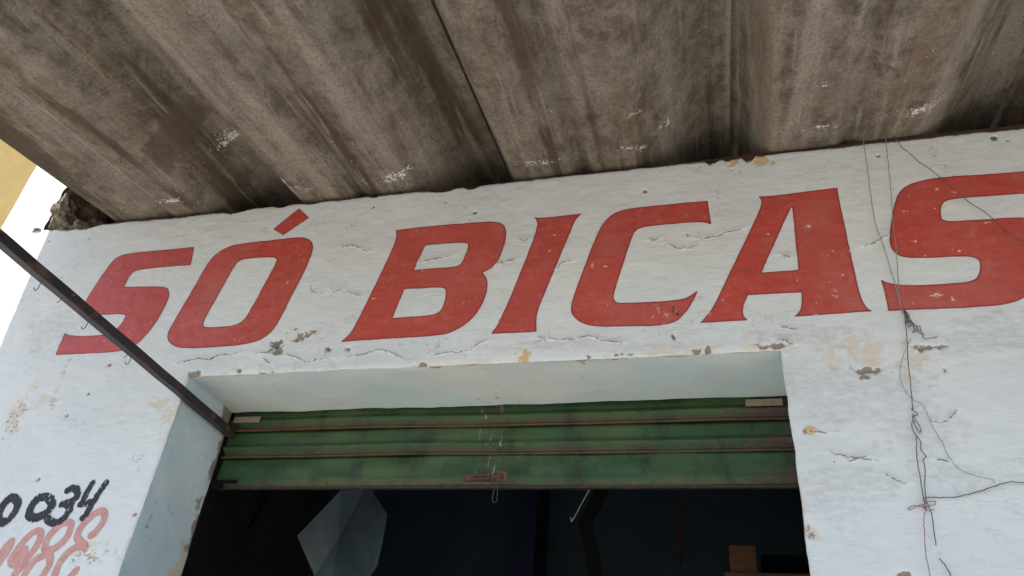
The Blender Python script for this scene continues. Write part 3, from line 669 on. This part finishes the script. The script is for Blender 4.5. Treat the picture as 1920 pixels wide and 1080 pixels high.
# ---------------------------------------------------------------- roof
TH = math.tan(math.radians(8.25)); ZR = 3.692
roof = empty('roof', (0, 0, 0)); adopt(roof); roof['label'] = 'stained fibre cement roof of deep channel sheets'
wb = MB()
n = 60
for i in range(n+1):
    x = -2.86 + (X1+2.86)*i/n; s = (x+2.86)/5.4; top = ZR-.006+.002*s + .001*math.sin(i*1.7); y0 = .035 - .03*min(1, max(0, (x+1.2)/2))
    wb.v += [(x, y0, ZT-.03), (x, y0-.002*math.sin(i), top + y0*TH), (x, .12, top+.12*TH), (x, .12, ZT-.03)]
for i in range(n):
    for k in range(4): wb.f.append((i*4+k, i*4+(k+1) % 4, (i+1)*4+(k+1) % 4, (i+1)*4+k))
wb.f += [(3, 2, 1, 0), (n*4, n*4+1, n*4+2, n*4+3)]
o = wb.build('wall_plate', M['beam']); adopt(o, None); o['label'] = 'dark wooden wall plate under the roof'
PROF = [(-.060,.268),(.0,.262),(.022,.250),(.115,.012),(.135,0),(.370,0),(.392,.032),(.430,.032),(.452,0),(.62,0),(.66,.012),(.80,.135),(.88,.205),(.92,.226),(.985,.228),(1.004,.222)]
def prof(first=False):
    P = [(-.25,.255),(-.06,.25)]+PROF[1:] if first else PROF
    xs = np.arange(P[0][0], P[-1][0]+.0001, .008); z = np.interp(xs, [p[0] for p in P], [p[1] for p in P])
    zs = np.pad(z, 3, mode='edge'); z = sum(zs[i:i+len(z)]*w for i, w in enumerate((.06,.12,.2,.24,.2,.12,.06)))
    return xs, z
ys = np.concatenate([np.arange(-2.05, .3, .02), np.arange(.3, 3.6, .25)])
LIME = [(415,312,34,14),(440,320,14,7),(548,346,40,10),(530,332,12,10),(325,368,34,8),(745,320,26,12),(728,328,14,4),(1010,294,34,4),(1203,272,10,6),(1170,268,20,4),(1190,205,14,3),(1250,255,10,9),(1535,228,26,6),(1730,196,34,10),(1540,150,8,5)]
def on_roof(px, py, h):                      # a surveyed point on the roof slope, h above the channel bottoms
    d = ray(px, py); t = (ZR+h+CAM[1]*TH-CAM[2])/(d[2]-d[1]*TH); p = CAM+d*t; return p[0], p[1]
LIME_XY = [(*on_roof(a, b, .03), ra*.0019, max(rb, 5)*.0024) for a, b, ra, rb in LIME]
DAMP_XY = [on_roof(a, b, .10) for a, b in ((330,203),(380,243),(330,300),(280,255))]
JO = [-2.83, -1.825, -.84, .165, 1.165, 2.165]
TILT = math.cos(math.radians(8.25))
for k, j in enumerate(JO):
    xs, hz = prof(k == 0); rr = np.random.default_rng(500+k); sag = rr.normal(0, .003)
    A, Bq = np.meshgrid(xs+j, ys, indexing='ij'); H = np.repeat(hz[:, None], len(ys), 1)
    Zb = ZR + Bq*TH + H + .006*(fbm(A*2+k, Bq*1.2, 141, 2)-.5) + sag
    lime = np.zeros(A.shape); damp = np.zeros(A.shape)
    # lime splashes and an old damp patch, surveyed on the sheet
    for (sx_, sy_, ra, rb) in LIME_XY:
        r = np.hypot((A-sx_)/ra, (Bq-sy_)/rb); lime = np.maximum(lime, np.clip(1.2-r*.55, 0, 1))
    damp = np.where(inside(A, Bq, DAMP_XY), 1.0, 0.0)
    nx2, ny2 = A.shape; T = .008
    top = np.stack([A, Bq, Zb+T], -1).reshape(-1, 3); bot = np.stack([A, Bq, Zb], -1).reshape(-1, 3); N = len(bot)
    I2 = np.arange(N).reshape(nx2, ny2); fc = []
    qb = np.stack([I2[:-1, :-1], I2[:-1, 1:], I2[1:, 1:], I2[1:, :-1]], -1).reshape(-1, 4); qt = np.stack([I2[:-1, :-1], I2[1:, :-1], I2[1:, 1:], I2[:-1, 1:]], -1).reshape(-1, 4)+N
    fc = qb.tolist()+qt.tolist()
    for line in (I2[:, 0], I2[:, -1], I2[0, :], I2[-1, :]):
        fc += [(int(a), int(b), int(b)+N, int(a)+N) for a, b in zip(line[:-1], line[1:])]
    o = child('roof_sheet', np.concatenate([bot, top]).tolist(), fc, M['roof'], roof, smooth=True,
              attrs={'lime': np.concatenate([lime.reshape(-1)]*2), 'damp': np.concatenate([damp.reshape(-1)]*2)})
    o.matrix_parent_inverse = Matrix.Identity(4)
    sm = o.modifiers.new('edges', 'EDGE_SPLIT'); sm.split_angle = math.radians(50)
# ---------------------------------------------------------------- the dark room behind
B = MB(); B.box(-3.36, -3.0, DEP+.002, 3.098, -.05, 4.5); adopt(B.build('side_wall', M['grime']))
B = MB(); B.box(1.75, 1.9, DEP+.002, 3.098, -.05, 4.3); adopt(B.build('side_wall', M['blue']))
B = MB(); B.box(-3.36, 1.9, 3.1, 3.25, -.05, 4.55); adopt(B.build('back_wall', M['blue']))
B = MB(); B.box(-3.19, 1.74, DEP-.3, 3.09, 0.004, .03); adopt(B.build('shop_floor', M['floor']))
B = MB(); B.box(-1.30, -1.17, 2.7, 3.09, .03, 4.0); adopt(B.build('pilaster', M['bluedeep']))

# ---------------------------------------------------------------- roll-up shutter
shut = empty('shutter', (0, 0, 0)); adopt(shut); shut['label'] = 'rusting green roll-up steel shutter, almost fully raised'
YS = .352; ZB = 2.512; PITCH_S = .1155
SP = [(0,.004),(.012,0),(.058,0),(.066,-.010),(.074,-.015),(.082,-.012),(.090,.004),(.103,.008),(.108,-.006),(.1125,-.011),(.1155,-.009),(.1160,.004)]
sx = lines((-1.985, .295, .01))
for s in range(5):
    zt_ = ZB + PITCH_S*(s+1); last = s == 0
    v = []; lip = []; rust = []; drip = []
    pr = SP if not last else [(0,0),(.03,0),(.06,-.001),(.085,-.002),(.098,-.003),(.104,.002),(.112,.004),(.1155,.012),(.116,.02)]
    dens = []
    for a, b in zip(pr[:-1], pr[1:]):
        m = max(1, int((b[0]-a[0])/.008)); dens += [(a[0]+(b[0]-a[0])*t/m, a[1]+(b[1]-a[1])*t/m) for t in range(m)]
    dens.append(pr[-1])
    for x in sx:
        bend = .004*math.sin(x*2.1+s) + .002*math.sin(x*9+s*2)
        for d, y in dens:
            dent = .010*(float(vnoise(np.array([x*7.+s*3]), np.array([d*22.]), 160)[0])-.5)*(1 if .004 < d < .066 or (last and d < .09) else .25)
            z = zt_-d; v.append((x, YS+y+bend+dent, z+.0015*math.sin(x*5+s)))
            lip.append((0.80 if .106 < d < .1158 else .52 if d > .088 else .40 if .066 < d < .082 else .14) if not last else (.50 if d > .09 else .22 if d > .075 else .04))
            rr_ = max(np.clip((x+.05)/.35, 0, 1)*(1.0 if d > .055 else .45), 0) + .62*math.exp(-((x+.81)/.075)**2)*(1 if s != 1 else .4) + (.35 if s == 2 else 0)*np.clip((x+.2)/.5, 0, 1)
            rust.append(min(rr_, 1)); drip.append(math.exp(-((x+.80)/.075)**2) if d < .085 else .2*math.exp(-((x+.8)/.07)**2))
    m = len(dens); f = [(i*m+k, (i+1)*m+k, (i+1)*m+k+1, i*m+k+1) for i in range(len(sx)-1) for k in range(m-1)]
    o = child('slat', v, f, M['green'], shut, smooth=True, attrs={'lip': lip, 'rust': rust, 'drip': drip}); o.matrix_parent_inverse = Matrix.Identity(4)
    o.modifiers.new('thick', 'SOLIDIFY').thickness = -.0015
def spart(mb, name, mat, label=None, bevel=.001):
    o = mb.build(name, mat, None, bevel); adopt(o, shut); o.matrix_parent_inverse = Matrix.Identity(4)
    if label: o['label'] = label
    return o
b = MB(); b.box(-1.985, .295, YS+.006, YS+.024, ZB-.009, ZB+.002); spart(b, 'bottom_rail', M['railm'])
c = on_y(900, 896, YS-.01)
b = MB(); b.box(c[0]-.062, c[0]+.055, YS-.014, YS-.004, c[2]-.014, c[2]+.016); b.box(c[0]-.030, c[0]+.040, YS-.020, YS-.013, c[2]-.012, c[2]-.004); b.box(c[0]-.030, c[0]+.040, YS-.020, YS-.013, c[2]+.004, c[2]+.012); b.box(c[0]+.028, c[0]+.040, YS-.021, YS-.013, c[2]-.012, c[2]+.012); spart(b, 'latch', M['latch'], 'rusty latch bracket')
c = on_y(938, 893, YS-.01); b = MB(); b.box(c[0]-.02, c[0]+.025, YS-.012, YS-.004, c[2]-.018, c[2]+.018); b.cyl((c[0], YS-.018, c[2]), (c[0], YS-.008, c[2]), .010); spart(b, 'lock', M['latch'], 'rusty round lock')
for p0, nm in (((466,789), 0), ((1432,757), 1)):
    c = on_y(*p0, YS-.012); b = MB(); b.box(c[0]-.062, c[0]+.062, YS-.027, YS-.022, c[2]-.014, c[2]+.012); spart(b, 'end_plate', M['plate'], 'small pale metal end plate')
c = on_y(425, 903, YS-.012); b = MB(); b.box(c[0]-.06, c[0]+.045, YS-.018, YS-.008, c[2]-.006, c[2]+.006); b.box(c[0]-.06, c[0]-.02, YS-.018, YS-.004, c[2]-.03, c[2]-.006); spart(b, 'end_bracket', M['black'])
for x in (JL-.025, JR+.062):
    b = MB(); b.box(x, x+.022, DEP-.004, DEP+.05, .03, ZL+.03); spart(b, 'guide_rail', M['black'])
b = MB(); b.cyl((-2.0, .62, 3.02), (.3, .62, 3.02), .15, 24); spart(b, 'rolled_coil', M['green'])
c = on_y(930, 912, YS-.01); c2 = on_y(932, 942, YS-.01)
b = MB(); b.tube(spline([(c[0]-.004, YS-.01, c[2]), (c[0]-.009, YS-.01, c2[2]+.02), (c[0]-.006, YS-.01, c2[2]+.003), (c[0]+.001, YS-.01, c2[2]), (c[0]+.007, YS-.01, c2[2]+.004), (c[0]+.008, YS-.01, c2[2]+.02), (c[0]+.006, YS-.01, c[2]+.01)]), .0009); spart(b, 'pull_loop', M['wire_dark'], bevel=0)

# ================================================================ steel bar on the left jamb
BX = -1.922
def bar_pt(t): return Vector((BX, .33-t*1.75, 2.724+t*1.75*.0435))
bar = empty('steel_bar', tuple(bar_pt(0))); tag(bar, 'dark rusty square steel bar jutting out from the left door jamb with wire hooks', 'bar')
b = MB(); h = .0165
for t in np.linspace(0, 1, 15):
    p = bar_pt(t); e = .0008*math.sin(t*37)
    b.v += [(p.x-h, p.y, p.z-h+e), (p.x+h, p.y, p.z-h+e), (p.x+h, p.y, p.z+h+e), (p.x-h, p.y, p.z+h+e)]
for i in range(14):
    for k in range(4): b.f.append((i*4+k, i*4+(k+1) % 4, (i+1)*4+(k+1) % 4, (i+1)*4+k))
b.f += [(3, 2, 1, 0), (56, 57, 58, 59)]
def under(o, root):
    o.parent = root; o.matrix_parent_inverse = Matrix.Translation(-Vector(root.location)); return o
under(b.build('tube', M['bar'], None, .003), bar)
for px, py, kd in ((75,543,1), (112,577,0), (163,618,1), (243,688,1), (236,684,0)):
    y = on_x(px, py, BX)[1]; t = (.33-y)/1.75; p = bar_pt(t); z0 = p.z-h; xo = BX-h*.6
    if kd: pts = [(xo, y, z0+.004), (xo, y, z0-.012), (xo-.004, y+.002, z0-.022), (xo-.012, y+.004, z0-.026), (xo-.019, y+.004, z0-.021), (xo-.020, y+.003, z0-.015)]
    else: pts = [(xo, y, z0+.004), (xo-.004, y, z0-.006), (xo-.014, y+.002, z0-.010)]
    m_ = MB(); m_.tube(spline(pts, 4), .0014); under(m_.build('hook', M['wire_dark'], None, 0, True), bar)
m_ = MB(); pb = bar_pt(.56); m_.cyl((pb.x+h-.002, pb.y, pb.z+.004), (pb.x+h+.003, pb.y, pb.z+.004), .004, 10); under(m_.build('rivet', M['steel']), bar)

# ================================================================ wires on the right of the wall
def wire(name, strands, mat, label, off=.008, r=.0014, cat='wire', group=None, wob=.12):
    root = None
    m_ = MB(); first = None
    for si, (pts, zf) in enumerate(strands):
        P = []
        rr = np.random.default_rng(len(pts)*7+si)
        XZ = np.array([wp(*zf(p)) for p in spline(pts, 6)]); D_ = disp(XZ[:, 0], XZ[:, 1])
        for i, (x, z) in enumerate(XZ):
            P.append((x+rr.normal(0, .0005), -D_[i] - off*(1+wob*math.sin(i*.9)) - .001*si, z+rr.normal(0, .0005)))
        m_.tube(P, r, 6)
    o = m_.build(name, mat, None, 0, True); return tag(o, label, cat, group)
ident = lambda p: (p[0], p[1])
wire('hanging_wire', [([(1617,262),(1624,310),(1630,360),(1640,420),(1660,480),(1680,545),(1691,590)], ident)], M['wire_grey'], 'thin grey wire between the letter A and the last S, left of the pair', .012)
wire('hanging_wire', [([(1659,258),(1664,310),(1669,360),(1674,430),(1680,480),(1686,560),(1692,592)], ident)], M['wire_grey'], 'thin grey wire crossing the left edge of the last S', .012)
wire('slanting_wire', [([(1674,262),(1690,284),(1720,310),(1760,340),(1800,375),(1850,410),(1885,440),(1925,462),(2000,506)], ident)], M['wire_dark'], 'dark wire slanting down to the right across the last S', .02)
wire('wire_knot', [([(185,88),(192,110),(203,130),(235,165),(258,182),(262,193),(285,194),(312,188)], zw), ([(190,92),(212,140),(205,152),(198,130),(196,100)], zw), ([(196,105),(222,140),(240,160),(262,183)], zw),
     ([(188,100),(200,122),(194,140),(210,130),(226,158),(220,176),(238,160),(232,150)], zw), ([(186,90),(206,112),(200,128),(216,136),(230,150),(246,152),(250,168)], zw)], M['wire_dark'], 'tangled knot of dark wire just below the last S', .012, .0013)
wire('twisted_wire', [([(190,100),(200,200),(203,270),(212,350),(218,430),(222,462),(216,458),(228,470),(238,476),(232,486),(222,478),(220,500),(219,530),(235,560),(250,580),(252,610),(270,636),(262,648),(266,700),(268,790),(290,850),(300,920),(308,970)], zw),
     ([(222,486),(240,512),(253,540),(246,545),(232,525),(224,500)], zw), ([(233,560),(238,660),(250,730),(258,790),(264,812)], zw)], M['wire_dark'], 'dark twisted wire with a long loop hanging below the knot', .010, .0013)
wire('loose_thread', [([(215,190),(185,260),(175,330),(190,380),(220,420),(260,445),(290,510),(330,580),(360,640),(400,685),(450,705),(510,720),(522,722),(525,735)], zw)], M['wire_grey'], 'fine grey thread curving down right from the wire knot', .006, .0009, 'thread')
wire('side_wire', [([(265,792),(320,791),(380,790),(420,780),(470,767),(520,750),(580,733),(640,735),(760,742)], zw)], M['wire_dark'], 'dark wire running off to the right from the red knot', .010, .0014)
wire('red_thread_knot', [([(262,795),(262,815),(240,822),(210,836),(203,830),(222,822),(250,826),(272,836),(268,815),(290,806),(304,808),(302,818),(280,822),(262,830),(272,800)], zw), ([(266,832),(262,870),(262,900),(264,930),(268,1000),(276,1050),(290,1130)], zw), ([(255,822),(276,842),(300,836)], zw)], M['wire_red'], 'small knot of reddish thread with a loose end hanging down', .012, .0011, 'thread')
wire('wire_end', [([(320,1020),(335,1036),(348,1056),(362,1085),(380,1130)], zw)], M['wire_dark'], 'short dark wire end leaving the bottom edge of the picture', .010, .0014)
c = wp(1262, 586); m_ = MB(); yb = -float(disp(np.array([c[0]]), np.array([c[1]]))[0])
m_.cyl((c[0], yb+.01, c[1]), (c[0]+.002, yb-.022, c[1]+.006), .0022, 8); m_.cyl((c[0]+.002, yb-.021, c[1]+.006), (c[0]+.0022, yb-.024, c[1]+.0065), .0045, 10)
tag(m_.build('nail', M['latch'], None, 0), 'rusty nail driven into the foot of the letter C', 'nail')

# ================================================================ things hanging in the dark room
def P3(px, py, y): return Vector(on_y(px, py, y))
Y1 = 1.15
out = [(640,918),(690,908),(726,965),(716,1020),(707,1060),(680,1100),(620,1110),(590,1080),(557,1005)]
pts = [P3(a, b_, Y1) for a, b_ in out]; fold = .16
dy_ = [0, -.03, -.16, -.15, -.13, -.06, 0, .0, -.07]
hs = empty('metal_sheet', tuple(pts[0])); tag(hs, 'bent six-sided sheet of dull metal hanging inside the dark doorway', 'metal sheet')
b = MB(); cpt = sum(pts, Vector())/len(pts)
ring = [P3(q_[0], q_[1], Y1+d_) for q_, d_ in zip(out, dy_)]; cc = P3(635, 1010, Y1+.03)
top_ = Vector(((ring[0].x+ring[1].x)/2, Y1-.01, ring[0].z))
nR = len(ring)
b.v = [tuple(p) for p in ring] + [tuple(cc)] + [tuple(p+Vector((0, .006, 0))) for p in ring] + [tuple(cc+Vector((0, .006, 0)))]
for i in range(nR):
    j = (i+1) % nR; b.f += [(j, i, nR), (nR+1+i, nR+1+j, 2*nR+1), (i, j, nR+1+j, nR+1+i)]
under(b.build('sheet', M['sheet']), hs)
b = MB(); b.tube([tuple(ring[0]+Vector((.03, 0, -.02))), (ring[0].x+.03, Y1, 3.82)], .0015); b.tube([tuple(ring[1]+Vector((-.02, 0, -.02))), (ring[1].x-.02, Y1, 3.82)], .0015); under(b.build('hanging_wire', M['wire_dark']), hs)

Y2 = 1.3
path = [P3(1135, 780, Y2), P3(1128, 905, Y2), P3(1120, 935, Y2), P3(1098, 978, Y2), P3(1104, 1010, Y2), P3(1118, 1085, Y2), P3(1132, 1180, Y2)]
b = MB(); w = .034
for p in spline([tuple(p) for p in path], 5):
    n0 = len(b.v); b.v += [(p[0]-w, p[1], p[2]), (p[0]+w, p[1], p[2]), (p[0]+w, p[1]+.012, p[2]), (p[0]-w, p[1]+.012, p[2])]
    if n0:
        for k in range(4): b.f.append((n0-4+k, n0-4+(k+1) % 4, n0+(k+1) % 4, n0+k))
b.f += [(3, 2, 1, 0), tuple(len(b.v)-4+k for k in range(4))]
tag(b.build('rubber_strap', M['black']), 'kinked black strap hanging inside the doorway right of centre', 'strap')
a, c = P3(1105, 918, Y2-.05), P3(1073, 976, Y2-.05)
b = MB(); b.tube(spline([tuple(a), tuple((a+c)/2), tuple(c), tuple(c+Vector((-.006, 0, .005))), tuple(c+Vector((-.008, 0, .016)))], 4), .0026); b.tube([tuple(a), (a.x+.02, a.y, 3.8)], .0014)
tag(b.build('hook_wire', M['pale_wire']), 'thin bright wire hook hanging in front of the black strap', 'hook')
a, c = P3(1275, 860, 1.2), P3(1275, 1046, 1.2)
rd = empty('hanging_rod', tuple(c)); tag(rd, 'thin red-brown rod with a black tip hanging in the doorway', 'rod')
b = MB(); b.tube([(a.x, a.y, 3.8), tuple(a), tuple(c)], .0055, 8); under(b.build('rod', M['rodm']), rd)
b = MB(); b.tube([tuple(c+Vector((0, 0, .004))), tuple(c-Vector((0, 0, .012))), tuple(c-Vector((0, 0, .028)))], [.0065, .0075, .004], 8); under(b.build('tip', M['black']), rd)
b = MB(); b.tube(spline([tuple(P3(540, 880, 2.2)), tuple(P3(505, 922, 2.2)), tuple(P3(480, 968, 2.2)), tuple(P3(440, 1030, 2.2)), tuple(P3(390, 1076, 2.2)), tuple(P3(330, 1150, 2.2))], 6), .006)
tag(b.build('slack_cable', M['black']), 'slack black cable drooping across the dark left side of the doorway', 'cable')
# shelf with a wooden block and a black tray
YSH = 1.55; c0 = P3(1358, 1072, YSH)
b = MB(); b.box(c0.x, 1.749, YSH, YSH+.30, c0.z-.03, c0.z); tag(b.build('wall_shelf', M['wood'], None, .003), 'orange-brown wooden shelf board at the lower right of the doorway', 'shelf')
c1, c2 = P3(1370, 1072, YSH+.01), P3(1416, 1022, YSH+.01)
b = MB(); b.box(c1.x, c2.x, YSH+.012, YSH+.10, c0.z+.001, c2.z); tag(b.build('wooden_block', M['wood'], None, .003), 'upright orange-brown wooden block standing on the shelf', 'block')
b = MB(); x0, x1 = c2.x+.03, c2.x+.60; zb = c0.z+.001
b.box(x0, x1, YSH+.11, YSH+.28, zb, zb+.012); b.box(x0, x1, YSH+.11, YSH+.12, zb+.012, zb+.11); b.box(x0, x1, YSH+.27, YSH+.28, zb+.012, zb+.11); b.box(x0, x0+.01, YSH+.12, YSH+.27, zb+.012, zb+.11); b.box(x1-.01, x1, YSH+.12, YSH+.27, zb+.012, zb+.11)
tag(b.build('tray', M['black'], None, .002), 'black open tray on the shelf behind the wooden block', 'tray')

# ================================================================ neighbouring house
nb = empty('yellow_house', (-6.2, 1.2, 0)); tag(nb, 'plain yellow rendered house beyond the left end of the shop', 'building')
b = MB(); b.box(-9.5, -3.62, .9, 7, -.1, 6.2); under(b.build('wall', M['yellow'], None, .01), nb)
b = MB(); b.box(-9.6, -3.55, .8, 7.1, 6.2, 6.32); under(b.build('roof', M['tile'], None, .01), nb)
